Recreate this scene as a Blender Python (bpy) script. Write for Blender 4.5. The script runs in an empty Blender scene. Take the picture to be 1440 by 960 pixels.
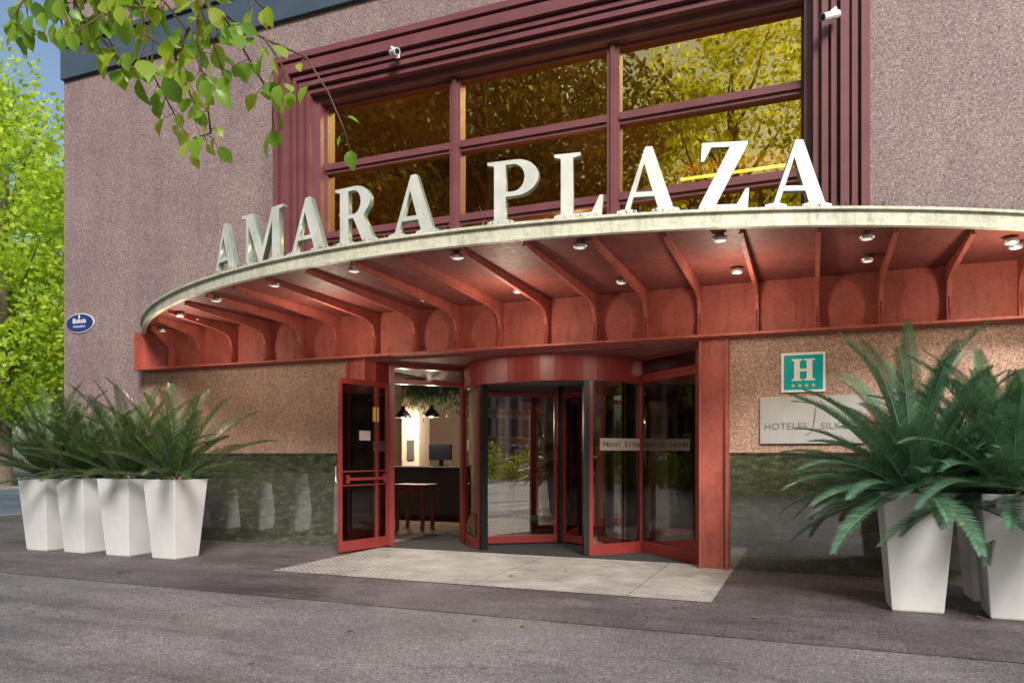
import bpy, bmesh, math, random
import numpy as np
from mathutils import Vector, Matrix, Quaternion
random.seed(7); rng=np.random.default_rng(7)
R=math.radians
S=bpy.context.scene
S.view_settings.view_transform='Standard'; S.view_settings.look='None'; S.view_settings.exposure=0
COL=S.collection
# ------------------------------------------------------------ materials
def mat(name):
    m=bpy.data.materials.new(name); m.use_nodes=True
    nt=m.node_tree; b=nt.nodes['Principled BSDF']; return m,nt,b
def N(nt,t,**k):
    n=nt.nodes.new(t)
    for a,v in k.items():
        if a in n.inputs: n.inputs[a].default_value=v
        else: setattr(n,a,v)
    return n
def ramp(nt,src,stops):
    r=N(nt,'ShaderNodeValToRGB'); e=r.color_ramp.elements
    while len(e)<len(stops): e.new(.5)
    for i,(p,c) in enumerate(stops):
        e[i].position=p; e[i].color=(*c,1)
    nt.links.new(src,r.inputs[0]); return r.outputs[0]
def coords(nt,swz=None,scale=1):
    tc=N(nt,'ShaderNodeTexCoord'); o=tc.outputs['Object']
    if swz:
        s=N(nt,'ShaderNodeSeparateXYZ'); nt.links.new(o,s.inputs[0])
        c=N(nt,'ShaderNodeCombineXYZ')
        for i,a in enumerate(swz): nt.links.new(s.outputs[a],c.inputs[i])
        o=c.outputs[0]
    return o
def noise(nt,vec,scale,detail=4,rough=.6):
    n=N(nt,'ShaderNodeTexNoise'); n.inputs['Scale'].default_value=scale; n.inputs['Detail'].default_value=detail; n.inputs['Roughness'].default_value=rough
    nt.links.new(vec,n.inputs['Vector']); return n.outputs['Fac']
def mix(nt,f,a,b,bt='MIX'):
    n=N(nt,'ShaderNodeMix'); n.data_type='RGBA'; n.blend_type=bt
    def put(sock,v):
        if isinstance(v,(tuple,list)): sock.default_value=(*v,1)
        elif isinstance(v,(int,float)): sock.default_value=v
        else: nt.links.new(v,sock)
    put(n.inputs[0],f); put(n.inputs[6],a); put(n.inputs[7],b); return n.outputs[2]
def bump(nt,b,h,strength=.3,dist=.01):
    n=N(nt,'ShaderNodeBump'); n.inputs['Strength'].default_value=strength; n.inputs['Distance'].default_value=dist
    nt.links.new(h,n.inputs['Height']); nt.links.new(n.outputs[0],b.inputs['Normal'])
def simple(name,col,rough=.5,metal=0,var=.15,scale=6,bmp=0,bscale=60):
    m,nt,b=mat(name); o=coords(nt)
    n=noise(nt,o,scale,5)
    c0=tuple(x*(1-var) for x in col); c1=tuple(min(1,x*(1+var)) for x in col)
    nt.links.new(ramp(nt,n,[(.3,c0),(.7,c1)]),b.inputs['Base Color'])
    b.inputs['Roughness'].default_value=rough; b.inputs['Metallic'].default_value=metal
    if bmp: bump(nt,b,noise(nt,o,bscale,3),bmp,.005)
    return m
def weathered(name,col,rough=.45):
    "painted steel with vertical dirt runs and patchy fading"
    m,nt,b=mat(name); o=coords(nt)
    k=lambda f:tuple(x*f for x in col)
    n=noise(nt,o,3.5,6,.65); c=ramp(nt,n,[(.28,k(.72)),(.5,k(1)),(.75,k(1.2))])
    mp=N(nt,'ShaderNodeMapping'); mp.inputs['Scale'].default_value=(9,9,1.2); nt.links.new(o,mp.inputs[0])
    n2=noise(nt,mp.outputs[0],1.6,5,.7); c=mix(nt,.6,c,ramp(nt,n2,[(.33,(.62,.6,.6)),(.5,(1,1,1))]),'MULTIPLY')
    n3=noise(nt,o,28,4,.7); c=mix(nt,.35,c,ramp(nt,n3,[(.4,(.6,.55,.5)),(.55,(1,1,1))]),'MULTIPLY')
    nt.links.new(c,b.inputs['Base Color']); nt.links.new(ramp(nt,n2,[(.3,(.7,)*3),(.7,(rough,)*3)]),b.inputs['Roughness'])
    bump(nt,b,n3,.15,.004); return m
def brick(nt,vec,w,h,mortar,off=.5):
    n=N(nt,'ShaderNodeTexBrick'); n.offset=off
    n.inputs['Scale'].default_value=1; n.inputs['Brick Width'].default_value=w; n.inputs['Row Height'].default_value=h
    n.inputs['Mortar Size'].default_value=mortar; n.inputs['Mortar Smooth'].default_value=.2
    n.inputs['Color1'].default_value=(.88,.88,.88,1); n.inputs['Color2'].default_value=(1,1,1,1); n.inputs['Mortar'].default_value=(.6,.6,.6,1)
    nt.links.new(vec,n.inputs['Vector']); return n
def granite(name,tint,joint=.5):
    m,nt,b=mat(name); o=coords(nt); v=coords(nt,(0,2,1))
    vo=N(nt,'ShaderNodeTexVoronoi'); vo.inputs['Scale'].default_value=78; nt.links.new(o,vo.inputs['Vector'])
    sp=N(nt,'ShaderNodeSeparateColor'); nt.links.new(vo.outputs['Color'],sp.inputs[0])
    t=lambda c:tuple(a*b_ for a,b_ in zip(c,tint))
    c=ramp(nt,sp.outputs[0],[(0,t((.17,.12,.115))),(.2,t((.34,.24,.215))),(.6,t((.46,.33,.29))),(.85,t((.55,.42,.37))),(1,t((.72,.62,.57)))])
    n=noise(nt,o,1.1,5,.65); c=mix(nt,1.0,c,ramp(nt,n,[(.3,(.80,.79,.82)),(.7,(1,1,1))]),'MULTIPLY')
    n2=noise(nt,o,120,2); c=mix(nt,.35,c,ramp(nt,n2,[(.35,(.5,.5,.5)),(.58,(1,1,1))]),'MULTIPLY')
    mp=N(nt,'ShaderNodeMapping'); mp.inputs['Scale'].default_value=(3,3,.25); nt.links.new(o,mp.inputs[0])
    n3=noise(nt,mp.outputs[0],1.2,4); c=mix(nt,.6,c,ramp(nt,n3,[(.35,(.76,.76,.81)),(.65,(1,1,1))]),'MULTIPLY')
    br=brick(nt,v,1.35,.68,.006,.5)
    c=mix(nt,joint,c,br.outputs['Color'],'MULTIPLY')
    nt.links.new(c,b.inputs['Base Color']); b.inputs['Roughness'].default_value=.6
    bump(nt,b,sp.outputs[0],.3,.004); return m
def green_granite():
    m,nt,b=mat('polished_green_granite'); o=coords(nt); v=coords(nt,(0,2,1))
    mp=N(nt,'ShaderNodeMapping'); mp.inputs['Rotation'].default_value=(0,.6,0); mp.inputs['Scale'].default_value=(1.2,1,3); nt.links.new(o,mp.inputs[0])
    n=noise(nt,mp.outputs[0],4.5,10,.75)
    c=ramp(nt,n,[(.3,(.032,.038,.027)),(.47,(.080,.090,.060)),(.58,(.15,.16,.11)),(.72,(.30,.30,.22))])
    n2=noise(nt,o,90,3); c=mix(nt,.8,c,ramp(nt,n2,[(.38,(.3,.3,.3)),(.6,(1.0,1,1))]),'MULTIPLY')
    br=brick(nt,v,.95,1.5,.004,0); c=mix(nt,.8,c,br.outputs['Color'],'MULTIPLY')
    nt.links.new(c,b.inputs['Base Color']); b.inputs['Roughness'].default_value=.10
    b.inputs['Coat Weight'].default_value=1; b.inputs['Coat Roughness'].default_value=.015; b.inputs['Coat IOR'].default_value=2.6
    return m
def asphalt(name,base,tile=None,warm=0):
    m,nt,b=mat(name); o=coords(nt)
    vo=N(nt,'ShaderNodeTexVoronoi'); vo.inputs['Scale'].default_value=95; nt.links.new(o,vo.inputs['Vector'])
    sp=N(nt,'ShaderNodeSeparateColor'); nt.links.new(vo.outputs['Color'],sp.inputs[0])
    k=lambda f:tuple(x*f for x in base)
    c=ramp(nt,sp.outputs[0],[(0,k(.45)),(.5,k(1)),(.85,k(1.3)),(1,k(2.0))])
    mp=N(nt,'ShaderNodeMapping'); mp.inputs['Scale'].default_value=(.35,1.8,1); nt.links.new(o,mp.inputs[0])
    n=noise(nt,mp.outputs[0],.7,6,.6); c=mix(nt,.9,c,ramp(nt,n,[(.3,(.38,.36,.37)),(.40,(.74,.72,.73)),(.5,(.97,.97,.97)),(.7,(1.1,1.1,1.1))]),'MULTIPLY')
    n4=noise(nt,o,5,6,.7); c=mix(nt,.4,c,ramp(nt,n4,[(.35,(.6,.6,.6)),(.6,(1.05,1.05,1.05))]),'MULTIPLY')
    n5=noise(nt,o,.55,3,.5); c=mix(nt,.9,c,ramp(nt,n5,[(.35,(.70,.70,.74)),(.6,(1.1,1.1,1.1))]),'MULTIPLY')
    mp2=N(nt,'ShaderNodeMapping'); mp2.inputs['Scale'].default_value=(.25,.8,1); nt.links.new(o,mp2.inputs[0])
    n6=noise(nt,mp2.outputs[0],.8,6,.5); c=mix(nt,.6,c,ramp(nt,n6,[(.492,(1,1,1)),(.5,(.5,.49,.5)),(.508,(1,1,1))]),'MULTIPLY')
    if tile:
        br=brick(nt,o,tile[0],tile[1],tile[2],.5); br.inputs['Color1'].default_value=(.7,.7,.72,1)
        c=mix(nt,.85,c,br.outputs['Color'],'MULTIPLY')
    nt.links.new(c,b.inputs['Base Color'])
    nt.links.new(ramp(nt,n,[(.3,(.45,)*3),(.6,(.8,)*3)]),b.inputs['Roughness'])
    bump(nt,b,sp.outputs[0],.5,.006); return m
def leafmat(name,c0,c1,c2,trans=.35,rough=.45):
    m,nt,b=mat(name); o=coords(nt)
    g=N(nt,'ShaderNodeNewGeometry')
    n=noise(nt,o,1.3,3); 
    mx=N(nt,'ShaderNodeMath',operation='MULTIPLY_ADD'); nt.links.new(g.outputs['Random Per Island'],mx.inputs[0]); mx.inputs[1].default_value=.6; 
    sc=N(nt,'ShaderNodeMath',operation='MULTIPLY'); nt.links.new(n,sc.inputs[0]); sc.inputs[1].default_value=.5
    nt.links.new(sc.outputs[0],mx.inputs[2])
    c=ramp(nt,mx.outputs[0],[(.15,c0),(.55,c1),(.95,c2)])
    nt.links.new(c,b.inputs['Base Color']); b.inputs['Roughness'].default_value=rough
    t=N(nt,'ShaderNodeBsdfTranslucent'); nt.links.new(mix(nt,1.0,c,(1.5,1.5,.6),'MULTIPLY'),t.inputs[0])
    ms=N(nt,'ShaderNodeMixShader'); ms.inputs[0].default_value=trans
    nt.links.new(b.outputs[0],ms.inputs[1]); nt.links.new(t.outputs[0],ms.inputs[2])
    nt.links.new(ms.outputs[0],nt.nodes['Material Output'].inputs[0]); return m
def glassmat(name,tint,gl,base_fac,fres=True,rough=.01,wob=0):
    m,nt,b=mat(name); nt.nodes.remove(b)
    t=N(nt,'ShaderNodeBsdfTransparent'); t.inputs[0].default_value=(*tint,1)
    g=N(nt,'ShaderNodeBsdfGlossy'); g.inputs[0].default_value=(*gl,1); g.inputs['Roughness'].default_value=rough
    lw=N(nt,'ShaderNodeFresnel'); lw.inputs[0].default_value=1.5
    a=N(nt,'ShaderNodeMath',operation='ADD'); a.inputs[1].default_value=base_fac; a.use_clamp=True
    nt.links.new(lw.outputs[0],a.inputs[0])
    ms=N(nt,'ShaderNodeMixShader'); nt.links.new(a.outputs[0],ms.inputs[0])
    nt.links.new(t.outputs[0],ms.inputs[1]); nt.links.new(g.outputs[0],ms.inputs[2])
    if wob:
        o=coords(nt); bn=N(nt,'ShaderNodeBump'); bn.inputs['Strength'].default_value=wob; bn.inputs['Distance'].default_value=.02
        nt.links.new(noise(nt,o,.8,2),bn.inputs['Height']); nt.links.new(bn.outputs[0],g.inputs['Normal'])
    nt.links.new(ms.outputs[0],nt.nodes['Material Output'].inputs[0]); return m
def emit(name,col,st):
    m,nt,b=mat(name); b.inputs['Emission Color'].default_value=(*col,1); b.inputs['Emission Strength'].default_value=st
    b.inputs['Base Color'].default_value=(*col,1); return m

M_gran=granite('granite_mauve_skylight_tint',(.75,.73,.79)); M_granw=granite('granite_tan_warm_light_tint',(1.16,1.0,.82),.35); M_green=green_granite()  # same granite twice: cool skylight and warm under-canopy light tinted into its colour
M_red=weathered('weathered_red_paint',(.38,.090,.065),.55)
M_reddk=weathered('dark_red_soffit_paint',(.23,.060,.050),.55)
M_mar=simple('maroon_window_paint',(.175,.062,.070),.38,0,.15,3)
M_doorred=simple('maroon_red_door_paint',(.25,.036,.032),.28,0,.1,4)
M_rim=weathered('pale_weathered_rim_metal',(.62,.62,.50),.4)
M_letter=simple('satin_silver_letter_face',(.60,.615,.57),.5,.15,.22,2.6)
M_letside=simple('letter_side_metal',(.28,.34,.26),.4,.3,.2,6)
M_black=simple('black_metal',(.02,.02,.022),.35,.3,.1)
M_roof=simple('grey_green_deck',(.16,.17,.12),.85,0,.3,5)
M_band=simple('blue_grey_metal_cornice',(.07,.10,.14),.45,.2,.15,2)
M_white=simple('white_planter_shell',(.68,.68,.68),.45,0,.08,3,.08,20)
M_soil=simple('potting_soil',(.05,.035,.025),.9,0,.3,30,.5,60)
M_cream=simple('cream_plaster',(.62,.49,.37),.8,0,.05,2)
M_ceil=simple('white_ceiling',(.6,.56,.5),.8,0,.03,2)
M_floorin=simple('brown_lobby_floor',(.26,.18,.13),.25,0,.2,3)
M_mat=simple('dark_entrance_mat',(.03,.03,.03),.9,0,.2,40)
M_desk=simple('dark_desk_panel',(.045,.045,.05),.7,0,.1,3)
M_lobshade=simple('lobby_shade_dark',(.05,.04,.035),.5,0,.2,3)  # colour of the added dark sheet behind the drum
M_wood=simple('red_brown_wood',(.13,.04,.025),.35,0,.2,8)
M_silver=simple('satin_silver',(.62,.62,.60),.32,.75,.08,4)
M_plaque=simple('brushed_plaque_metal',(.50,.50,.49),.42,.35,.08,4)
M_teal=simple('turquoise_enamel',(.0,.38,.39),.3,0,.05,3)
M_wp=simple('white_paint',(.80,.80,.78),.4,0,.04,3)
M_blue=simple('navy_enamel',(.015,.03,.17),.35,0,.08,3)
M_gold=simple('gold_star_paint',(.75,.55,.12),.4,0,.05,3)
M_dkgrey=simple('dark_grey_lettering',(.10,.10,.10),.4,.2,.1,3)
M_mdgrey=simple('mid_grey_engraving',(.20,.19,.18),.4,.2,.1,3)
M_frost=simple('frosted_film',(.55,.50,.44),.5,0,.05,3)
M_bark=simple('grey_brown_bark',(.16,.125,.09),.85,0,.35,9,.6,25)
M_twig=simple('brown_twig',(.10,.06,.035),.7,0,.2,20)
M_screen=simple('dark_screen',(.01,.012,.015),.15,0,.1)
M_lens=emit('downlight_lens',(1,.95,.88),.5)
M_pave=asphalt('dark_paving_tiles',(.165,.142,.143),(.32,.32,.006))
M_road=asphalt('worn_asphalt',(.215,.20,.20))
M_street=asphalt('street_asphalt',(.16,.19,.24))
M_ground=simple('earth_and_grass',(.07,.085,.04),.95,0,.3,1)
M_kerb=simple('pale_kerb_stone',(.36,.34,.32),.7,0,.15,5)
M_glass=glassmat('door_glass',(.88,.88,.86),(1,.97,.93),.15)
M_inglass=glassmat('reflective_inner_glass',(.55,.52,.48),(1,.97,.95),.50)
M_gold_glass=glassmat('amber_solar_glass',(.60,.36,.14),(1.0,.77,.26),.55,wob=.10)
M_cyc=leafmat('cycad_leaf',(.045,.11,.070),(.090,.20,.120),(.18,.32,.19),.12,.34)
M_cycy=leafmat('cycad_leaf_yellowish',(.020,.055,.018),(.050,.11,.028),(.18,.22,.055),.12,.35)
M_tree=leafmat('plane_tree_leaf',(.19,.31,.032),(.42,.56,.055),(.68,.75,.10),.5)
M_treesun=leafmat('sunlight_tinted_tree_leaf',(.24,.30,.05),(.58,.62,.11),(.95,.92,.24),.55)  # sunlight on the backlit crowns put into the leaf colour
M_treedk=leafmat('shade_tinted_tree_leaf',(.08,.075,.03),(.14,.125,.04),(.24,.21,.06),.35)  # shade of the crowns put into a darker leaf colour
M_near=leafmat('linden_leaf',(.10,.22,.03),(.22,.37,.05),(.50,.54,.08),.5,.35)
M_hedge=leafmat('sunlight_tinted_hedge_leaf',(.12,.17,.025),(.30,.38,.05),(.60,.62,.09),.5)  # sunlight put into the leaf colour, the hedge itself is backlit
M_moss=leafmat('moss_tuft',(.05,.07,.015),(.09,.12,.025),(.16,.15,.04),.2)
def concrete_tactile():
    m,nt,b=mat('pale_tactile_concrete'); o=coords(nt)
    n=noise(nt,o,2.2,7,.7); c=ramp(nt,n,[(.3,(.36,.34,.32)),(.55,(.55,.53,.50)),(.75,(.66,.64,.61))])
    ck=N(nt,'ShaderNodeTexVoronoi'); ck.distance='CHEBYCHEV'; ck.inputs['Scale'].default_value=16; ck.inputs['Randomness'].default_value=0
    mp=N(nt,'ShaderNodeMapping'); mp.inputs['Rotation'].default_value=(0,0,.785); nt.links.new(o,mp.inputs[0]); nt.links.new(mp.outputs[0],ck.inputs['Vector'])
    h=ramp(nt,ck.outputs['Distance'],[(.28,(1,1,1)),(.42,(0,0,0))])
    c=mix(nt,.7,c,ramp(nt,ck.outputs['Distance'],[(.3,(1,1,1)),(.45,(.5,.48,.46))]),'MULTIPLY')
    n2=noise(nt,o,.9,6,.7); c=mix(nt,.8,c,ramp(nt,n2,[(.36,(.68,.66,.64)),(.55,(1.05,1.05,1.05))]),'MULTIPLY')
    br=brick(nt,o,1.7,1.1,.008,0); br.inputs['Mortar'].default_value=(.3,.3,.3,1)
    c=mix(nt,.8,c,br.outputs['Color'],'MULTIPLY')
    nt.links.new(c,b.inputs['Base Color']); b.inputs['Roughness'].default_value=.7; bump(nt,b,h,.8,.008); return m
M_tact=concrete_tactile()

# ------------------------------------------------------------ mesh helpers
def link(o,parent=None,name=None):
    COL.objects.link(o)
    if parent is not None:
        o.parent=parent; o.matrix_parent_inverse=Matrix.Translation(-PLOC.get(parent.name,Vector((0,0,0))))
    return o
PLOC={}
def wloc(o):
    return PLOC.get(o.name,Vector((0,0,0)))
def mesh(name,verts,faces,m,parent=None,smooth=False,mats=None,fm=None):
    me=bpy.data.meshes.new(name); me.from_pydata([tuple(v) for v in verts],[],faces)
    for x in (mats or [m]): me.materials.append(x)
    if fm is not None: me.polygons.foreach_set('material_index',fm)
    if smooth: me.polygons.foreach_set('use_smooth',[True]*len(me.polygons))
    me.update(); o=bpy.data.objects.new(name,me); return link(o,parent)
def boxes(name,bs,m,parent=None,bevel=0,smooth=False):
    V=[];F=[]
    for (x0,x1,y0,y1,z0,z1) in bs:
        i=len(V); V+=[(x0,y0,z0),(x1,y0,z0),(x1,y1,z0),(x0,y1,z0),(x0,y0,z1),(x1,y0,z1),(x1,y1,z1),(x0,y1,z1)]
        F+=[(i,i+3,i+2,i+1),(i+4,i+5,i+6,i+7),(i,i+1,i+5,i+4),(i+1,i+2,i+6,i+5),(i+2,i+3,i+7,i+6),(i+3,i,i+4,i+7)]
    o=mesh(name,V,F,m,parent)
    if bevel:
        md=o.modifiers.new('b','BEVEL'); md.width=bevel; md.segments=2; md.limit_method='ANGLE'
    return o
def oriented(p0,p1,u0,u1,t0,t1,z0,z1):
    d=(Vector(p1)-Vector(p0)); L=d.length; d/=L; n=Vector((-d.y,d.x))
    P=lambda u,t:(p0[0]+d.x*u+n.x*t,p0[1]+d.y*u+n.y*t)
    q=[P(u0,t0),P(u1,t0),P(u1,t1),P(u0,t1)]
    V=[(a,b,z0) for a,b in q]+[(a,b,z1) for a,b in q]
    F=[(0,3,2,1),(4,5,6,7),(0,1,5,4),(1,2,6,5),(2,3,7,6),(3,0,4,7)]
    return V,F
def merge(parts):
    V=[];F=[]
    for v,f in parts:
        i=len(V); V+=list(v); F+=[tuple(a+i for a in q) for q in f]
    return V,F
def tube(pts,rads,n=8,cap=True):
    V=[];F=[]
    pts=[Vector(p) for p in pts]
    for i,p in enumerate(pts):
        t=(pts[min(i+1,len(pts)-1)]-pts[max(i-1,0)]).normalized()
        a=t.cross(Vector((0,0,1))) if abs(t.z)<.95 else t.cross(Vector((1,0,0)))
        a.normalize(); b=t.cross(a)
        for k in range(n):
            an=2*math.pi*k/n; V.append(tuple(p+(a*math.cos(an)+b*math.sin(an))*rads[i]))
    for i in range(len(pts)-1):
        for k in range(n):
            F.append((i*n+k,i*n+(k+1)%n,(i+1)*n+(k+1)%n,(i+1)*n+k))
    if cap: F.append(tuple(range(n))); F.append(tuple((len(pts)-1)*n+k for k in range(n)))
    return V,F
def lathe(prof,n=24,c=(0,0)):
    V=[];F=[]
    for r,z in prof:
        for k in range(n): a=2*math.pi*k/n; V.append((c[0]+r*math.cos(a),c[1]+r*math.sin(a),z))
    for i in range(len(prof)-1):
        for k in range(n): F.append((i*n+k,i*n+(k+1)%n,(i+1)*n+(k+1)%n,(i+1)*n+k))
    return V,F
def arcwall(c,r0,r1,a0,a1,z0,z1,n=24):
    V=[];F=[]
    for i in range(n+1):
        a=R(a0+(a1-a0)*i/n); s_,c_=math.sin(a),-math.cos(a)
        for r,z in ((r1,z0),(r1,z1),(r0,z1),(r0,z0)): V.append((c[0]+r*s_,c[1]+r*c_,z))
    for i in range(n):
        for k in range(4): F.append((i*4+k,(i+1)*4+k,(i+1)*4+(k+1)%4,i*4+(k+1)%4))
    F.append((0,1,2,3)); F.append((n*4+3,n*4+2,n*4+1,n*4)); return V,F
def empty(name,loc,parent=None):
    o=bpy.data.objects.new(name,None); o.empty_display_size=.1; COL.objects.link(o)
    o.location=loc
    if parent is not None:
        o.parent=parent; o.matrix_parent_inverse=Matrix.Translation(-wloc(parent))
    PLOC[o.name]=Vector(loc); return o
def top(o,label,cat,group=None):
    o['label']=label; o['category']=cat
    if group: o['group']=group
    return o
def struct(o,kind='structure',label=None,cat=None):
    o['kind']=kind
    if label: o['label']=label
    if cat: o['category']=cat
    return o
def curve_mesh(name,polys,extr,bev=0.0,mats=None,parent=None,loc=(0,0,0),rz=0,face=None):
    cu=bpy.data.curves.new(name,'CURVE'); cu.dimensions='2D'; cu.fill_mode='BOTH'; cu.extrude=extr; cu.bevel_depth=bev; cu.bevel_resolution=1
    for pl in polys:
        sp=cu.splines.new('POLY'); sp.points.add(len(pl)-1)
        for i,p in enumerate(pl): sp.points[i].co=(p[0],p[1],0,1)
        sp.use_cyclic_u=True
    return conv(cu,name,mats,parent,loc,rz)
def conv(cu,name,mats,parent,loc,rz):
    t=bpy.data.objects.new('tmp',cu); COL.objects.link(t)
    dg=bpy.context.evaluated_depsgraph_get(); dg.update()
    me=bpy.data.meshes.new_from_object(t.evaluated_get(dg)); me.name=name
    bpy.data.objects.remove(t)
    me.transform(Matrix.Rotation(R(90),4,'X'))
    me.transform(Matrix.Translation(Vector(loc))@Matrix.Rotation(rz,4,'Z'))
    me.materials.clear()
    for x in mats: me.materials.append(x)
    if len(mats)>1:
        fr=Vector((math.sin(rz),-math.cos(rz),0))
        for p in me.polygons: p.material_index=0 if p.normal.dot(fr)>.5 else 1
    else:
        for p in me.polygons: p.material_index=0
    o=bpy.data.objects.new(name,me); return link(o,parent)
def text(name,body,size,m,parent,loc,rz=0,ext=.002,align='CENTER',sx=1,spacing=1,bold=0):
    cu=bpy.data.curves.new(name,'FONT'); cu.body=body; cu.size=size; cu.extrude=ext; cu.align_x=align; cu.space_character=spacing; cu.offset=bold
    return conv(cu,name,[m],parent,loc,rz)

# ------------------------------------------------------------ ground
def sheet(name,x0,x1,y0,y1,z,m):
    return struct(mesh(name,[(x0,y0,z),(x1,y0,z),(x1,y1,z),(x0,y1,z)],[(0,1,2,3)],m))
sheet('ground',-900,900,-900,900,-.02,M_ground)
sheet('road',-17.5,80,-14,-3.55,0.0,M_road)
sheet('side_street',-31,-17.5,-60,80,-.016,M_street)
sheet('pavement',-17.4,80,-3.55,12,.004,M_pave)
sheet('far_pavement',-17.4,80,-20,-14,.004,M_pave)
sheet('entrance_paving',-6.05,-.88,-2.25,.2,.010,M_tact)
struct(boxes('kerb',[(-17.55,-17.4,-3.5,60,-.02,.012)],M_kerb))
struct(boxes('street_kerb',[(-31.2,-31,-60,80,-.02,.11)],M_kerb))

# ------------------------------------------------------------ hotel building
HB=empty('hotel_building',(-3.7,0,0)); top(HB,'granite hotel facade with red canopy and large amber window','building')
XL,XR,ZT=-12.65,60,30
def wallgrid(name,xs,zs,skip,y,th,m,m2):
    V=[];F=[];fm=[]
    def quad(a,b,c,d,k):
        i=len(V); V.extend([a,b,c,d]); F.append((i,i+1,i+2,i+3)); fm.append(k)
    for i in range(len(xs)-1):
        for j in range(len(zs)-1):
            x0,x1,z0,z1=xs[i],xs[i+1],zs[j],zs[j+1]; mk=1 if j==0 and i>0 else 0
            if skip(i,j): continue
            quad((x0,y,z0),(x1,y,z0),(x1,y,z1),(x0,y,z1),mk)
            for di,dj,q in ((1,0,((x1,y,z0),(x1,y+th,z0),(x1,y+th,z1),(x1,y,z1))),(-1,0,((x0,y+th,z0),(x0,y,z0),(x0,y,z1),(x0,y+th,z1))),(0,1,((x0,y,z1),(x1,y,z1),(x1,y+th,z1),(x0,y+th,z1))),(0,-1,((x0,y+th,z0),(x1,y+th,z0),(x1,y,z0),(x0,y,z0)))):
                a,b=i+di,j+dj
                if 0<=a<len(xs)-1 and 0<=b<len(zs)-1 and skip(a,b): quad(*q,mk)
    return mesh(name,V,F,m,HB,mats=[m,m2],fm=fm)
xs=[XL,-10.69,-7.79,-6.46,-.94,.60,XR]; zs=[1.42,2.85,3.56,7.58,ZT]
def sk(i,j):
    if j==0 and i==3: return True
    if j==2 and i in(2,3,4): return True
    return False
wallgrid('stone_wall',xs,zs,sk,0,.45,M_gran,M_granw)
mesh('side_wall',[(XL,12,0),(XL,0,0),(XL,0,ZT),(XL,12,ZT),(XR,12,0),(XR,12,ZT),(XR,0,0),(XR,0,ZT)],[(0,1,2,3),(0,3,5,4),(4,5,7,6),(3,2,7,5)],M_gran,HB)
boxes('granite_plinth',[(XL-.02,-6.46,-.02,.45,0,1.42)],M_green,HB)
boxes('granite_plinth',[(-.94,XR,-.02,.45,0,1.42)],M_green,HB)
boxes('plinth_cap',[(XL-.03,-6.47,-.035,.02,1.415,1.435)],M_green,HB)
boxes('plinth_cap',[(-.93,XR,-.035,.02,1.415,1.435)],M_green,HB)
boxes('cornice_band',[(XL-.006,XR,-.07,.3,8.22,8.78),(XL-.008,XR,-.12,.3,8.778,8.86)],M_band,HB)

WIN=empty('window',(-3.6,0,3.5),HB)
prof=[(-.02,.02)]
m_=-.02
for wr,wg,yr,yg in ((.09,.035,-.13,.0),(.06,.03,-.10,.0),(.09,.035,-.15,.02),(.06,.03,-.09,.03),(.07,.03,-.06,.06),(.06,.03,.0,.12)):
    prof+=[(m_,yr),(m_+wr,yr),(m_+wr+.002,yg),(m_+wr+wg,yg)]; m_+=wr+wg+.002
prof+=[(m_,.14),(.68,.14),(.685,.27),(.72,.27),(.72,.40)]
V=[];F=[]
for m_,y in prof:
    xl,xr,zt=-7.79+m_,.60-m_,7.58-m_
    V+=[(xl,y,3.5),(xl,y,zt),(xr,y,zt),(xr,y,3.5)]
for i in range(len(prof)-1):
    for k in range(3): F.append((i*4+k,i*4+k+1,(i+1)*4+k+1,(i+1)*4+k))
fr=mesh('window_frame',V,F,M_mar,WIN)
gx0,gx1,gz0,gz1=-7.08,-.11,3.5,6.87
for x in (-4.82,-2.46): boxes('mullion',[(x-.085,x+.085,.24,.36,gz0,gz1),(x-.03,x+.03,.205,.241,gz0,gz1)],M_mar,WIN)
for z in (5.90,4.83,3.76):
    for a,b in ((gx0,-4.907),(-4.733,-2.547),(-2.373,gx1)): boxes('transom',[(a,b,.25,.355,z-.08,z+.08),(a,b,.215,.251,z-.03,z+.03)],M_mar,WIN)
V=[];F=[]
zc=[3.5,3.76,4.83,5.90,6.9]; xc=[-7.1,-4.82,-2.46,-.1]
for i in range(3):
    for j in range(4):
        k=len(V); e=lambda:.33+random.uniform(-.004,.004)
        V+=[(xc[i],e(),zc[j]),(xc[i+1],e(),zc[j]),(xc[i+1],e(),zc[j+1]),(xc[i],e(),zc[j+1])]; F.append((k,k+1,k+2,k+3))
mesh('window_glass',V,F,M_gold_glass,WIN)
UH=empty('upper_hall',(-3.6,4,3.6),HB)
M_hall=simple('brown_hall_plaster',(.42,.27,.15),.7,0,.1,1)
def room(name,x0,x1,y0,y1,z0,z1,m,parent):
    return mesh(name,[(x0,y0,z0),(x1,y0,z0),(x1,y1,z0),(x0,y1,z0),(x0,y0,z1),(x1,y0,z1),(x1,y1,z1),(x0,y1,z1)],[(0,1,2,3),(4,5,6,7),(1,2,6,5),(2,3,7,6),(3,0,4,7)],m,parent)
room('hall_wall',-8.2,1.2,.46,6.5,3.5,7.4,M_hall,UH)
M_cove=emit('warm_cove_light',(1,.66,.25),9.0)
for (x0,x1,y,z) in [(-6.0,-4.4,3.2,5.75),(-2.0,-.3,2.6,5.95),(-1.9,-.2,1.6,4.75),(-4.1,-2.7,1.9,4.9)]:
    boxes('ceiling_board',[(x0-.3,x1+.3,y-.1,y+.9,z+.14,z+.19)],M_hall,UH)
    boxes('cove_light',[(x0,x1,y+.3,y+.36,z-.01,z+.02)],M_cove,UH)
l=bpy.data.lights.new('hall_fill_light','POINT'); l.energy=170; l.color=(1,.76,.48); l.shadow_soft_size=.15  # unseen point added for the amber window glow, has no fixture
lo=bpy.data.objects.new('hall_fill_light',l); COL.objects.link(lo); lo.location=(-3.6,2.2,3.9)

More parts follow.
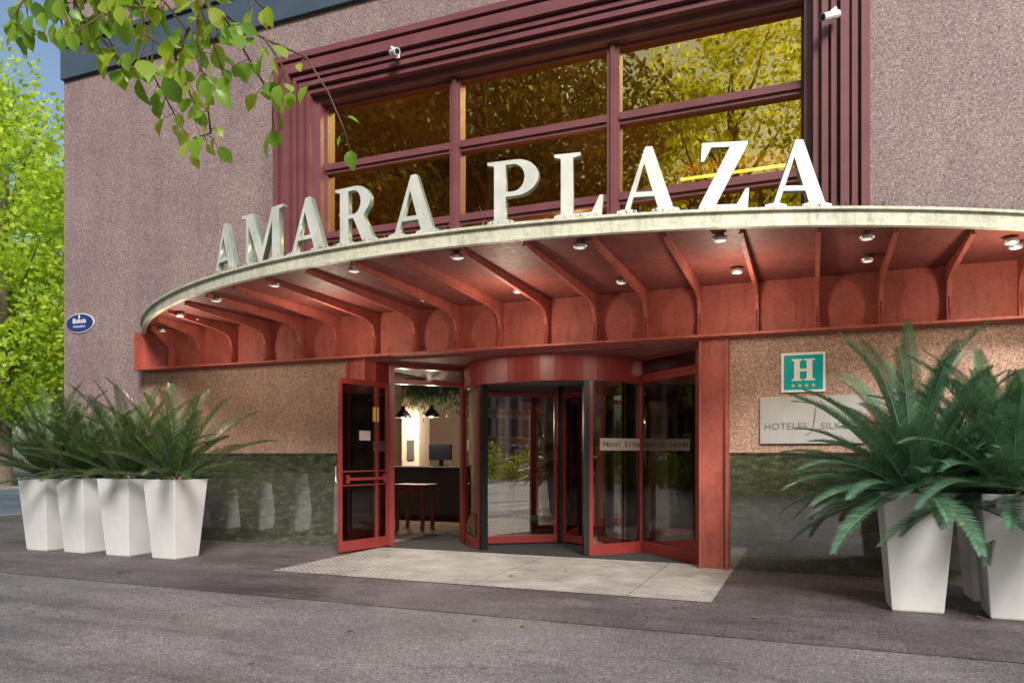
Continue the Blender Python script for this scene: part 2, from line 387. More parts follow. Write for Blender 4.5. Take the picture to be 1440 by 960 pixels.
# ------------------------------------------------------------ canopy
CP=empty('canopy',(-3.5,0,3.5),HB)
CC=(-3.5,7.37); RR=10.3
def arc_y(x,r=RR): return CC[1]-math.sqrt(r*r-(x-CC[0])**2)
A1=math.degrees(math.asin(7.17/RR))
def strip(r0,r1,z0,z1): return arcwall(CC,r0,r1,-A1,A1,z0,z1,96)
V,F=merge([strip(RR-.06,RR,3.465,3.59),strip(RR-.10,RR+.035,3.59,3.615),strip(RR-.05,RR+.012,3.452,3.465)])
mesh('canopy_rim',V,F,M_rim,CP)
n=60; V=[];F=[]
for i in range(n+1):
    a=R(-A1+2*A1*i/n); x=CC[0]+(RR-.07)*math.sin(a); y=CC[1]-(RR-.07)*math.cos(a)
    y=min(y,-.02)
    V+=[(x,y,3.48),(x,.0-.002,3.48),(x,y,3.58),(x,-.002,3.58)]
for i in range(n):
    a=i*4; b=a+4
    F+=[(a,a+1,b+1,b),(a+2,b+2,b+3,a+3)]
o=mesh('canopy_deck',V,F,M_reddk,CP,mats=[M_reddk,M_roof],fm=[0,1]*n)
bx0,bx1=-10.55,3.55
boxes('beam',[(bx0,bx1,-.14,-.005,2.852,3.478),(bx0,bx1,-.34,-.005,2.825,2.853),(bx0-.02,bx0-.001,-.30,-.005,2.825,3.478)],M_red,CP)
for k in range(-11,12):
    x=-3.24+.66*k
    if x<bx0+.1 or x>bx1-.1: continue
    yt=arc_y(x,RR-.12)
    if yt<-.75:
        low=[(-.30,2.854),(-.26,3.0),(-.255,3.12),(-.275,3.21),(-.33,3.285),(-.44,3.33),(-.60,3.355),(yt+.12,3.425),(yt,3.44)]
    else:
        low=[(-.28,2.854),(-.27,3.2),(min(-.31,yt),3.43)]
    poly=low+[(low[-1][0],3.479),(-.139,3.479),(-.139,2.854)]
    nn=len(poly); V=[(x-.010,y,z) for y,z in poly]+[(x+.010,y,z) for y,z in poly]
    F=[tuple(range(nn)),tuple(range(2*nn-1,nn-1,-1))]+[(i,(i+1)%nn,nn+(i+1)%nn,nn+i) for i in range(nn)]
    pl=[]
    for (ya,za),(yb,zb) in zip(low[:-1],low[1:]):
        d=Vector((yb-ya,zb-za)).normalized(); nx=Vector((-d.y,d.x))*-.010
        if nx.y>0: nx=-nx
        if abs(nx.y)<1e-6: nx=Vector((-.010,0))
        w=.022
        v=[(x-w,ya,za),(x+w,ya,za),(x+w,yb,zb),(x-w,yb,zb),(x-w,ya+nx.x,za+nx.y),(x+w,ya+nx.x,za+nx.y),(x+w,yb+nx.x,zb+nx.y),(x-w,yb+nx.x,zb+nx.y)]
        pl.append((v,[(0,1,2,3),(7,6,5,4),(0,4,5,1),(2,6,7,3),(1,5,6,2),(3,7,4,0)]))
    V,F=merge([(V,F)]+pl)
    o=mesh('rib',V,F,M_red,CP); o['group']='canopy ribs'
dl=[]
for k in range(-5,6):
    x=-3.36+1.28*k; dl.append((x,arc_y(x,10.02)))
for k in range(-5,6): dl.append((-3.36+1.3*k,-.95))
for i,(x,y) in enumerate(dl):
    if y>-.4 or arc_y(x)>y-.15: continue
    V,F=lathe([(0,3.48),(.04,3.48),(.04,3.455),(.066,3.452),(.070,3.425),(.058,3.41),(.050,3.41)],16,(x,y))
    o=mesh('downlight',V,F,M_silver,CP,smooth=True)
    V,F=lathe([(.051,3.412),(.036,3.405),(.0,3.402)],16,(x,y))
    mesh('downlight_lens',V,F,M_lens,CP,smooth=True)
    if y==-.95 and i%2==0:
        l=bpy.data.lights.new('downlight_lamp','POINT'); l.energy=34; l.color=(1,.80,.60); l.shadow_soft_size=.12
        lo=bpy.data.objects.new('downlight_lamp',l); COL.objects.link(lo); lo.location=(x,y-.3,2.9)
V=[];F=[]
for i in range(4200):
    a=R(random.uniform(-A1+4,A1-2)); 
    dens=.5+.5*math.sin(a*37)+.4*math.sin(a*91+1)
    if random.random()>dens*.8: continue
    r=RR-random.uniform(-.03,.2); x=CC[0]+r*math.sin(a); y=CC[1]-r*math.cos(a)
    h=random.uniform(.01,.06); w=random.uniform(.006,.014); t=random.uniform(0,6.28)
    k=len(V); dx,dy=math.cos(t)*w,math.sin(t)*w; lx,ly=random.uniform(-.03,.03),random.uniform(-.03,.03)
    V+=[(x-dx,y-dy,3.61),(x+dx,y+dy,3.61),(x+lx,y+ly,3.61+h)]; F.append((k,k+1,k+2))
o=mesh('moss',V,F,M_moss); o['kind']='stuff'; o['label']='tufts of moss growing along the canopy edge'; o['category']='moss'

# ------------------------------------------------------------ letters
def arcpts(cx,cy,rx,ry,a0,a1,n=12):
    return [(cx+rx*math.cos(R(a0+(a1-a0)*i/n)),cy+ry*math.sin(R(a0+(a1-a0)*i/n))) for i in range(n+1)]
G={}
G['A']=(1.0,[[(0,0),(.32,0),(.32,.045),(.21,.07),(.27,.25),(.605,.25),(.665,.07),(.56,.045),(.56,0),(1.0,0),(1.0,.045),(.90,.07),(.57,1.0),(.46,1.0),(.13,.07),(0,.045)],[(.295,.32),(.44,.76),(.58,.32)]])
G['M']=(1.25,[[(0,0),(.34,0),(.34,.045),(.21,.07),(.21,.78),(.56,0),(.62,0),(.94,.76),(.94,.07),(.83,.045),(.83,0),(1.25,0),(1.25,.045),(1.14,.07),(1.14,.93),(1.25,.955),(1.25,1),(.94,1),(.645,.30),(.34,1),(0,1),(0,.955),(.13,.93),(.13,.07),(0,.045)]])
G['R']=(.95,[[(0,0),(.41,0),(.41,.045),(.30,.07),(.30,.455),(.42,.455),(.62,.05),(.70,0),(.95,0),(.95,.045),(.87,.07),(.64,.47)]+arcpts(.46,.735,.335,.265,-45,90)+[(0,1),(0,.955),(.11,.93),(.11,.07),(0,.045)],[(.30,.52),(.30,.935)]+arcpts(.42,.7275,.17,.2075,90,-90)])
G['P']=(.85,[[(0,0),(.42,0),(.42,.045),(.30,.07),(.30,.43),(.46,.43)]+arcpts(.46,.715,.37,.285,-90,90)+[(0,1),(0,.955),(.11,.93),(.11,.07),(0,.045)],[(.30,.50),(.30,.935)]+arcpts(.42,.7175,.19,.2175,90,-90)])
G['L']=(.80,[[(0,0),(.78,0),(.80,.32),(.75,.32),(.62,.07),(.31,.065),(.31,.93),(.43,.955),(.43,1),(0,1),(0,.955),(.11,.93),(.11,.07),(0,.045)]])
G['Z']=(.80,[[(0,0),(.78,0),(.80,.30),(.75,.30),(.61,.07),(.27,.07),(.78,.955),(.78,1),(.05,1),(.03,.72),(.08,.72),(.20,.93),(.50,.93),(0,.045)]])
LS=empty('hotel_name_sign',(-3.5,-2.8,3.63)); top(LS,'large silver serif letters standing on curved canopy rim','sign')
rl=10.15; hh=.615
for ch,ph,wd in [('A',-18.6,.626),('M',-14.1,.783),('A',-9.65,.655),('R',-5.67,.56),('A',-1.6,.585),('P',4.58,.53),('L',8.19,.464),('A',11.84,.57),('Z',15.7,.447),('A',19.45,.594)]:
    w0,polys=G[ch]; a=R(ph)
    pl=[[((x/w0-.5)*wd,y*hh) for x,y in p] for p in polys]
    loc=(CC[0]+rl*math.sin(a),CC[1]-rl*math.cos(a),3.655)
    o=curve_mesh('sign_letter',pl,.032,.002,[M_letter,M_letside],LS,loc,a)
    for s_ in (-.32,.32):
        p=Vector((loc[0]+math.cos(a)*wd*s_,loc[1]+math.sin(a)*wd*s_)); 
        boxes('letter_foot',[(p.x-.012,p.x+.012,p.y-.012,p.y+.03,3.575,3.66)],M_letside,LS)

# ------------------------------------------------------------ entrance
EN=empty('entrance',(-3.7,.2,0),HB)
def hcol(x0,x1):
    return [(x0,x0+.035,-.14,.30,.004,2.824),(x1-.035,x1,-.14,.30,.004,2.824),(x0+.034,x1-.034,-.085,.28,.004,2.824)]
boxes('entrance_column',hcol(-1.285,-.935)[:3],M_red,EN)
boxes('entrance_column',hcol(-6.46,-6.12)[:3],M_red,EN)
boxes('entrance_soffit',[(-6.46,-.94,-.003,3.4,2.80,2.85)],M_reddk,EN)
boxes('entrance_floor',[(-6.2,-1.2,.201,3.4,-.01,.009)],M_mat,EN)
def panel(parent,p0,p1,z0,z1,st=.06,rb=.14,rt=.08,midrails=(),m=M_doorred,th=.045,name='door_frame',glass=True):
    L=(Vector(p1)-Vector(p0)).length; t=th/2
    ps=[oriented(p0,p1,0,st,-t,t,z0,z1),oriented(p0,p1,L-st,L,-t,t,z0,z1),oriented(p0,p1,st-.002,L-st+.002,-t+.002,t-.002,z0,z0+rb),oriented(p0,p1,st-.002,L-st+.002,-t+.002,t-.002,z1-rt,z1)]
    for mz,mh in midrails: ps.append(oriented(p0,p1,st-.002,L-st+.002,-t+.004,t-.004,mz,mz+mh))
    V,F=merge(ps); f=mesh(name,V,F,m,parent)
    md=f.modifiers.new('b','BEVEL'); md.width=.004; md.segments=2
    if glass:
        V,F=oriented(p0,p1,st-.005,L-st+.005,-.004,.004,z0+rb-.005,z1-rt+.005); mesh('door_glass',V,F,M_glass,parent)
panel(EN,(-1.32,.18),(-2.32,1.25),.01,2.52,.065,.15,.07)
panel(EN,(-1.32,.18),(-2.32,1.25),2.523,2.80,.065,.04,.04)
lw0,lw1=(-6.03,.36),(-5.18,1.35)
V,F=merge([oriented(lw0,lw1,0,.09,-.05,.05,.01,2.8),oriented(lw0,lw1,1.22,1.30,-.05,.05,.01,2.8),oriented(lw0,lw1,.089,1.221,-.045,.045,2.50,2.57),oriented(lw0,lw1,.089,1.221,-.045,.045,2.74,2.8)])
mesh('doorway_frame',V,F,M_doorred,EN)
V,F=oriented(lw0,lw1,.09,1.22,-.004,.004,2.56,2.75); mesh('transom_glass',V,F,M_glass,EN)
boxes('return_panel',[(-6.12,-6.02,.02,.36,.01,2.8)],M_doorred,EN)
LF=empty('door_leaf',(-6.0,.3,0),HB)
l0,l1=(-5.98,.30),(-6.18,-.70)
panel(LF,l0,l1,.03,2.50,.055,.15,.08,midrails=((1.16,.02),(.96,.02)))
for t0,t1 in ((.025,.06),(-.06,-.025)):
    V,F=merge([oriented(l0,l1,.10,.90,t0,t1,1.04,1.08),oriented(l0,l1,.10,.15,t0*.9,t1*.98,1.0,1.12),oriented(l0,l1,.86,.90,t0*.9,t1*.98,1.0,1.12)]); mesh('push_bar',V,F,M_doorred,LF)
V,F=merge([oriented(l0,l1,.40,.62,.006,.012,1.62,1.76)]); mesh('door_notice',V,F,M_frost,LF)
V,F=merge([oriented(l0,l1,.22,.34,.006,.012,1.90,2.12)]); mesh('door_notice',V,F,simple('yellow_sticker',(.7,.5,.05),.5),LF)
V,F=tube([(-6.22,-.66,1.28),(-6.26,-.66,1.24),(-6.26,-.66,1.04),(-6.22,-.66,1.0)],[.013]*4,8); mesh('door_handle',V,F,M_silver,LF,smooth=True)

RD=empty('revolving_door',(-3.7,1.75,0),HB)
dc=(-3.7,1.75); dr=1.5
V,F=merge([arcwall(dc,dr-.12,dr+.03,-180,180,2.46,2.80,96),arcwall(dc,dr-.1,dr+.04,-180,180,2.44,2.465,96)])
M_drum=simple('satin_maroon_drum_paint',(.27,.040,.036),.36,0,.1,4)
mesh('drum_header',V,F,M_drum,RD,smooth=False)
V,F=lathe([(0,2.50),(1.42,2.50)],48,dc); mesh('drum_ceiling',V,F,simple('grey_drum_ceiling',(.15,.13,.12),.5),RD)
for sg in (-1,1):
    a0,a1=(32,128) if sg>0 else (-128,-32)
    V,F=arcwall(dc,dr-.03,dr-.018,a0,a1,.15,2.44,30); mesh('curved_glass',V,F,M_glass,RD,smooth=False)
    V,F=arcwall(dc,dr-.06,dr+.015,a0,a1,.01,.16,30); mesh('curved_rail',V,F,M_doorred,RD)
    for a in (80,126.5):
        V,F=arcwall(dc,dr-.07,dr+.02,sg*a-1.3,sg*a+1.3,.012,2.438,2); mesh('drum_post',V,F,M_doorred,RD)
    V,F=arcwall(dc,dr-.08,dr+.025,sg*32-1.4,sg*32+1.4,.011,2.439,2); mesh('drum_edge_post',V,F,M_black,RD)
    V,F=arcwall(dc,dr-.068,dr+.018,sg*34.6-1.0,sg*34.6+1.0,.012,2.438,2); mesh('drum_edge_trim',V,F,M_doorred,RD)
V,F=lathe([(.05,.02),(.05,2.5)],16,dc); mesh('centre_shaft',V,F,M_black,RD,smooth=True)
for a in (65,185,305):
    an=R(a); d=(math.sin(an),-math.cos(an)); p0=(dc[0]+d[0]*.06,dc[1]+d[1]*.06); p1=(dc[0]+d[0]*1.40,dc[1]+d[1]*1.40)
    panel(RD,p0,p1,.03,2.38,.05,.12,.07,m=M_doorred,name='revolving_wing')
V,F=arcwall(dc,dr-.012,dr-.008,40,74,1.47,1.64,16); mesh('glass_band',V,F,M_frost,RD)
for i,chh in enumerate('Hotel Silken'):
    if chh==' ': continue
    aa=R(43+i*2.3); text('glass_band_letter',chh,.11,M_dkgrey,RD,(dc[0]+(dr+.0)*math.sin(aa),dc[1]-(dr+.0)*math.cos(aa),1.525),aa,.001)
V,F=arcwall(dc,dr-.012,dr-.008,-72,-50,1.47,1.64,16); mesh('glass_band',V,F,M_frost,RD)

# ------------------------------------------------------------ lobby
LB=empty('lobby',(-4,5,0),HB)
room('lobby_wall',-11,1.5,.46,8.5,.0,3.2,M_cream,LB)
boxes('lobby_floor',[(-11,1.5,.46,8.5,-.012,.007)],M_floorin,LB)
boxes('lobby_ceiling',[(-11,1.5,3.41,8.5,3.0,3.1)],M_ceil,LB)
boxes('lobby_pillar',[(-8.75,-8.3,5.4,5.9,0,3)],M_cream,LB)
boxes('lobby_shade_sheet',[(-7.35,1.3,6.2,6.3,0,3)],M_lobshade,LB)  # made-up dark sheet added so the lobby reads dark behind the drum
for i,xx in enumerate((-5.2,-4.25,-3.25,-2.3,-1.2)): boxes('inner_post',[(xx,xx+.06,3.5,3.58,0,2.8)],M_doorred,LB)
boxes('inner_rail',[(-5.2,-1.1,3.505,3.575,2.4,2.48)],M_doorred,LB)
boxes('inner_rail',[(-5.2,-1.1,3.505,3.575,.02,.14)],M_doorred,LB)
boxes('inner_glass',[(-5.15,-1.15,3.535,3.545,.1,2.4)],M_inglass,LB)
boxes('inner_glass_band',[(-4.15,-3.3,3.528,3.532,1.42,1.58)],M_frost,LB)
DK=boxes('reception_desk',[(-10.4,-6.75,4.6,5.3,.10,1.10),(-10.45,-6.7,4.5,5.35,1.101,1.16),(-10.3,-6.85,4.68,5.2,.008,.10)],M_desk,bevel=.01)
top(DK,'dark reception desk with thick top inside the lobby','desk')
MO=boxes('monitor',[(-7.75,-7.2,4.85,4.89,1.30,1.64),(-7.52,-7.43,4.885,4.93,1.18,1.4),(-7.62,-7.33,4.80,5.0,1.162,1.18)],M_screen,bevel=.004)
top(MO,'black computer monitor standing on the reception desk','monitor')
TB=boxes('console_table',[(-7.3,-6.6,2.55,3.1,.80,.86)]+[(a,a+.06,b,b+.06,.008,.80) for a in(-7.25,-6.71) for b in(2.6,2.99)]+[(-7.2,-6.7,2.62,2.65,.70,.80)],M_wood,bevel=.004)
top(TB,'red brown wooden console table on the lobby floor','table')
M_bulb=emit('bulb',(1,.8,.5),8)
def pendant(x,y,z,en=60):
    e=empty('pendant_lamp',(x,y,z)); top(e,'black bell-shaped pendant lamp hanging from the lobby ceiling','lamp','pendant lamps')
    V,F=lathe([(.02,z+.26),(.04,z+.24),(.05,z+.18),(.10,z+.14),(.16,z+.06),(.19,z),(.185,z),(.15,z+.06)],20,(x,y)); mesh('lamp_shade',V,F,M_black,e,smooth=True)
    V,F=tube([(x,y,z+.25),(x,y,3.0)],[.008,.008],6); mesh('cord',V,F,M_black,e)
    V,F=lathe([(0,z+.1),(.05,z+.08),(.06,z+.04),(.03,z+.0),(0,z-.005)],14,(x,y)); mesh('bulb',V,F,M_bulb,e,smooth=True)
    l=bpy.data.lights.new('pendant_light','POINT'); l.energy=en; l.color=(1,.84,.66); l.shadow_soft_size=.03; lo=bpy.data.objects.new('pendant_light',l); COL.objects.link(lo); lo.location=(x,y,z-.06)
pendant(-8.25,4.6,2.22,100); pendant(-7.55,4.6,2.22,100)
pf=boxes('wall_notice',[(-8.6,-8.42,5.36,5.395,1.3,1.75)],M_dkgrey); top(pf,'small dark framed notice on the lobby pillar','notice')
V=[];F=[]
for i in range(2600):
    x=random.uniform(-7.6,-5.6); y=random.uniform(3.5,3.8); z=2.98-abs(random.gauss(0,.26)); s_=random.uniform(.02,.05); k=len(V)
    t=random.uniform(0,6.28); V+=[(x,y,z),(x+math.cos(t)*s_,y+math.sin(t)*s_,z-.01),(x+random.uniform(-.01,.01),y,z-s_*2.5)]; F.append((k,k+1,k+2))
hp=mesh('hanging_plant',V,F,M_cyc); top(hp,'green trailing plants hanging from the lobby ceiling','plant')

# ------------------------------------------------------------ wall signs and cameras
HS=empty('hotel_category_sign',(-.09,-.02,2.16)); top(HS,'square teal plaque with white border and letter H','sign')
boxes('sign_backing',[(-.335,.155,-.03,-.003,2.15,2.62)],M_wp,HS,bevel=.003)
boxes('sign_face',[(-.305,.125,-.034,-.0305,2.18,2.59)],M_teal,HS)
hp_=[(0,0),(.13,0),(.13,.02),(.10,.025),(.10,.12),(.18,.12),(.18,.025),(.15,.02),(.15,0),(.28,0),(.28,.02),(.25,.025),(.25,.255),(.28,.26),(.28,.28),(.15,.28),(.15,.26),(.18,.255),(.18,.155),(.10,.155),(.10,.255),(.13,.26),(.13,.28),(0,.28),(0,.26),(.03,.255),(.03,.025),(0,.02)]
curve_mesh('sign_letter_h',[[((x-.14)*.92,y*.92) for x,y in hp_]],.002,0,[M_wp],HS,(-.09,-.037,2.285))
for i in range(4):
    cx=-.09+(i-1.5)*.075; st=[((.026 if k%2==0 else .011)*math.cos(R(90+36*k)),(.026 if k%2==0 else .011)*math.sin(R(90+36*k))) for k in range(10)]
    curve_mesh('sign_star',[st],.002,0,[M_gold],HS,(cx,-.037,2.228))
PQ=empty('hotel_plaque',(0,-.02,1.5)); top(PQ,'brushed silver plaque with hotel chain lettering on granite wall','sign')
boxes('plaque_plate',[(-.575,.58,-.035,-.004,1.54,2.10)],M_plaque,PQ,bevel=.003)
text('plaque_lettering','HOTELES',.112,M_mdgrey,PQ,(-.53,-.038,1.71),0,.002,'LEFT',spacing=1.08)
text('plaque_lettering','SILKEN',.112,M_mdgrey,PQ,(.10,-.038,1.71),0,.002,'LEFT',spacing=1.08)
sw=[(.13,.44),(.10,.46),(.06,.43),(.045,.37),(.04,.30),(.03,.22),(.015,.14),(-.02,.08),(-.07,.06)]
V,F=tube([(.0+a,-.038,1.58+b) for a,b in sw],[.003,.004,.005,.006,.007,.007,.006,.004,.003],6); mesh('plaque_swirl',V,F,M_mdgrey,PQ,smooth=True)
SN=empty('street_name_sign',(-12.25,-.02,3.79)); top(SN,'small navy oval street name plate with white border','sign')
el=lambda a,b:[(a*math.cos(R(i*10)),b*math.sin(R(i*10))) for i in range(36)]
curve_mesh('sign_border',[el(.355,.175)],.008,0,[M_wp],SN,(-12.22,-.015,3.78))
curve_mesh('sign_face',[el(.34,.16)],.003,0,[M_blue],SN,(-12.22,-.027,3.78))
text('sign_lettering','Bizkaia',.125,M_wp,SN,(-12.22,-.032,3.78),0,.001,bold=.002)
text('sign_lettering','PASEALEKUA',.052,M_wp,SN,(-12.22,-.032,3.70),0,.001)
curve_mesh('sign_crest',[el(.022,.03)],.001,0,[M_wp],SN,(-12.22,-.032,3.895))
def seccam(x,z,dirx):
    e=empty('security_camera',(x,-.1,z)); top(e,'small white security camera bracketed to window frame','camera','security cameras on the window frame')
    boxes('bracket',[(x-.03,x+.03,-.16,-.138,z-.02,z+.08),(x-.015,x+.015,-.24,-.158,z+.01,z+.04)],M_wp,e)
    d=Vector((dirx,-.6,-.35)).normalized(); p=Vector((x,-.25,z+.02))
    V,F=tube([p-d*.11,p-d*.10,p+d*.10,p+d*.12],[.035,.045,.045,.05],12); mesh('camera_body',V,F,M_wp,e)
    V,F=tube([p+d*.121,p+d*.128],[.035,.035],12); mesh('lens',V,F,M_black,e)
    V,F=tube([p+Vector((.0,.02,.05)),p+Vector((.07*dirx*-1,.02,.09))],[.022,.02],10); mesh('junction',V,F,M_wp,e)
seccam(-5.55,7.16,.8); seccam(.21,6.40,-.8)
# ------------------------------------------------------------ planters and cycads
def planter_mesh():
    P=lambda h,z:[(-h,-h,z),(h,-h,z),(h,h,z),(-h,h,z)]
    rows=[P(.20,0),P(.208,.02),P(.287,1.05),P(.292,1.07),P(.262,1.07),P(.258,.98)]
    V=sum(rows,[]); F=[(3,2,1,0)]
    for i in range(5):
        for k in range(4): F.append((i*4+k,i*4+(k+1)%4,(i+1)*4+(k+1)%4,(i+1)*4+k))
    return V,F
def frond_crown(seed,nf,lmin,lmax,e0,e1,droop,leafw,nl=44,lfl=.17,dp=1.4):
    r=random.Random(seed); V=[];F=[]
    for fi in range(nf):
        az=fi*2.39996+r.uniform(-.25,.25); q=fi/nf
        el=R(e1+(e0-e1)*(1-q)**1.0+r.uniform(-7,7)); L=r.uniform(lmin,lmax)*(1-.15*(1-q))
        dirh=Vector((math.cos(az),math.sin(az),0)); side=Vector((-math.sin(az),math.cos(az),0))
        p=Vector((0,0,.05))+dirh*.05; pts=[]; seg=14
        tw=r.uniform(-.3,.3); dr_=droop*r.uniform(.75,1.15)
        for i in range(seg+1):
            t=i/seg; e=el-R(dr_)*t**dp
            pts.append((p.copy(),e)); p=p+(dirh*math.cos(e)+Vector((0,0,math.sin(e))))*(L/seg)+side*tw*.02*t
        v,f=tube([a for a,_ in pts],[.011*(1-.8*i/seg) for i in range(seg+1)],4,False); k=len(V); V+=v; F+=[tuple(a+k for a in x) for x in f]
        for j in range(nl):
            t=.14+.86*j/nl; x=t*seg; i=min(int(x),seg-1); fr_=x-i
            c=pts[i][0].lerp(pts[i+1][0],fr_); e=pts[i][1]*(1-fr_)+pts[i+1][1]*fr_
            tan=dirh*math.cos(e)+Vector((0,0,math.sin(e))); up=-dirh*math.sin(e)+Vector((0,0,math.cos(e)))
            ll=lfl*math.sin(math.pi*min(1,(t*.84+.14)))**.6+.02
            for sg in (-1,1):
                d=(side*sg*1.0+tan*(.75+.5*t)+up*r.uniform(.3,.5)).normalized()
                w=tan*leafw; a=c+d*ll*.55; b=c+d*ll-Vector((0,0,.006*r.random()))
                k=len(V); V+=[c-w*.7,c+w*.7,a+w,a-w,b]; F+=[(k,k+1,k+2,k+3),(k+3,k+2,k+4)]
    return V,F
def mk_plant(name_label,seed,mm,**kw):
    e=empty('cycad_plant',(0,0,0)); 
    V,F=frond_crown(seed,**kw); fo=mesh('fronds',V,F,mm,e)
    V,F=lathe([(0,-.1),(.12,-.1),(.13,0),(.11,.10),(.05,.16),(0,.17)],12); tr=mesh('cycad_trunk',V,F,M_bark,e)
    return e,fo,tr
PL=empty('planter',(0,0,0)); V,F=planter_mesh(); sh=mesh('planter_shell',V,F,M_white,PL); md=sh.modifiers.new('b','BEVEL'); md.width=.008; md.segments=2
so=mesh('soil',[(-.265,-.265,1.0),(.265,-.265,1.0),(.265,.265,1.0),(-.265,.265,1.0)],[(0,1,2,3)],M_soil,PL)
plants={}
plants['L1']=mk_plant('l',3,M_cycy,nf=36,lmin=1.2,lmax=1.6,e0=15,e1=86,droop=34,leafw=.0085,nl=50,lfl=.16,dp=1.7)
plants['L2']=mk_plant('l',11,M_cycy,nf=34,lmin=1.1,lmax=1.6,e0=6,e1=84,droop=36,leafw=.0085,nl=50,lfl=.16,dp=1.7)
plants['R1']=mk_plant('r',5,M_cyc,nf=84,lmin=1.2,lmax=1.72,e0=-12,e1=88,droop=50,leafw=.0055,nl=96,lfl=.135,dp=1.8)
plants['R2']=mk_plant('r',15,M_cyc,nf=76,lmin=1.1,lmax=1.68,e0=-10,e1=86,droop=54,leafw=.0055,nl=96,lfl=.135,dp=1.7)
used={k:False for k in plants}
def copy_thing(root,kids):
    e=root.copy(); COL.objects.link(e)
    for k in kids:
        c=k.copy(); c.parent=e; c.matrix_parent_inverse=Matrix.Identity(4); COL.objects.link(c)
    return e
spots=[(-10.52,-1.82,.02,'L1',.3,1.0),(-9.76,-1.80,-.03,'L2',2.1,.95),(-8.92,-1.80,.03,'L1',4.0,.98),(-8.08,-1.78,-.02,'L2',.9,1.05),(.87,-1.80,.03,'R1',.9,1.02),(1.63,-1.86,-.02,'R2',2.6,.98),(1.63,-1.05,.02,'R1',4.4,.98)]
for i,(x,y,r_,pk,pr,sc) in enumerate(spots):
    if i==0: e=PL
    else: e=copy_thing(PL,[sh,so])
    e.location=(x,y,.004); e.rotation_euler=(0,0,r_)
    left=x<-5
    top(e,'tall tapered square white planter on the pavement' ,'planter','white planters beside the entrance')
    root,fo,tr=plants[pk]
    if not used[pk]: p=root; used[pk]=True
    else: p=copy_thing(root,[fo,tr])
    p.location=(x,y,1.0); p.rotation_euler=(0,0,pr); p.scale=(sc,)*3
    top(p,'cycad with upright yellow-green fronds growing in white planter' if left else 'large cycad with arching blue-green fronds in white planter','plant','cycads in the planters')

# ------------------------------------------------------------ trees
def leafmesh(name,P,ls,r,mm,parent):
    n=len(P)
    a=r.normal(size=(n,3)); a/=np.linalg.norm(a,axis=1)[:,None]; b=r.normal(size=(n,3)); b=np.cross(a,b); b/=np.linalg.norm(b,axis=1)[:,None]
    s_=(ls*r.uniform(.6,1.3,n))[:,None]
    Vv=np.stack([P-a*s_,P+b*s_*.6,P+a*s_,P-b*s_*.6],1).reshape(-1,3)
    me=bpy.data.meshes.new(name); me.vertices.add(4*n); me.vertices.foreach_set('co',Vv.ravel().astype(np.float32))
    me.loops.add(4*n); me.loops.foreach_set('vertex_index',np.arange(4*n,dtype=np.int32)); me.polygons.add(n)
    me.polygons.foreach_set('loop_start',np.arange(0,4*n,4,dtype=np.int32)); me.materials.append(mm); me.update(calc_edges=True); me.validate()
    cw=bpy.data.objects.new(name,me); return link(cw,parent)
def make_tree(h,cr,ch,seed,nleaf,ls,mm,base=.35,clumps=70,tr=.28):
    r=np.random.default_rng(seed); rr=random.Random(seed)
    e=empty('plane_tree',(0,0,0))
    zc=h-ch/2
    parts=[tube([(0,0,0),(.05,.02,h*.15),(-.05,.08,h*.35),(.1,0,h*.6),(0,0,h*.85)],[tr*1.3,tr,tr*.8,tr*.5,tr*.15],10)]
    C=[]
    for i in range(clumps):
        while True:
            p=r.uniform(-1,1,3)
            q=np.linalg.norm(p)
            if .35<q<1: break
        C.append((p[0]*cr,p[1]*cr,zc+p[2]*ch/2))
    for i in range(0,clumps,4):
        c=C[i]; z0=max(h*base*.8,c[2]-cr*.7); mid=(c[0]*.5+rr.uniform(-.3,.3),c[1]*.5,(z0+c[2])/2+.3)
        parts.append(tube([(0,0,z0),mid,c],[tr*.4,tr*.22,.02],5,False))
    V,F=merge(parts); t=mesh('trunk',V,F,M_bark,e,smooth=True)
    per=nleaf//clumps; vs=[]
    for c in C:
        rad=cr*r.uniform(.17,.34); n=per
        d=r.normal(size=(n,3)); d/=np.linalg.norm(d,axis=1)[:,None]; d*= (r.uniform(.2,1,n)**.5)[:,None]*rad; d[:,2]*=.7
        vs.append(d+np.array(c))
    cw=leafmesh('crown',np.concatenate(vs),ls,r,mm,e)
    return e,[t,cw]
def put_tree(root,kids,first,x,y,rz,sc,label,grp):
    e=root if first else copy_thing(root,kids)
    e.location=(x,y,0); e.rotation_euler=(0,0,rz); e.scale=(sc,)*3
    top(e,label,'tree',grp)
tA=make_tree(19,6.5,16,1,34000,.15,M_tree,clumps=120,base=.15)
for i,(x,y,rz,sc) in enumerate([(-34,13,0,1.02),(-41,23,1.2,1.0),(-27.5,20,2.2,.85),(-47,9,3.3,1.0)]):
    put_tree(*tA,i==0,x,y,rz,sc,'tall plane tree with bright yellow-green crown beside the street','street trees beside the hotel')
tB=make_tree(22,7,18,2,24000,.14,M_treesun,clumps=90,base=.2)
for i,(x,y,rz,sc) in enumerate([(-4,-33,0,1.2),(6,-38,2.5,1.2)]):
    put_tree(*tB,i==0,x,y,rz,sc,'tall tree with sunlight-tinted leaves across the street from the hotel','trees across the street')
tC=make_tree(19,6,15,5,26000,.13,M_treedk,clumps=130,base=.3)
for i,(x,y,rz,sc) in enumerate([(-12.2,-17,0,1.1),(-20,-17,1.4,1.1),(-15,-27,2,1.35),(-26,-28,3,1.4)]):
    put_tree(*tC,i==0,x,y,rz,sc,'leafy plane tree with shade-tinted leaves on the pavement facing the hotel','plane trees facing the hotel')
r2=np.random.default_rng(9); n=22000
P=np.stack([r2.uniform(-17,40,n),r2.uniform(-19.6,-18.4,n),r2.uniform(0,1.6,n)+.15*np.sin(r2.uniform(0,6,n))],1)
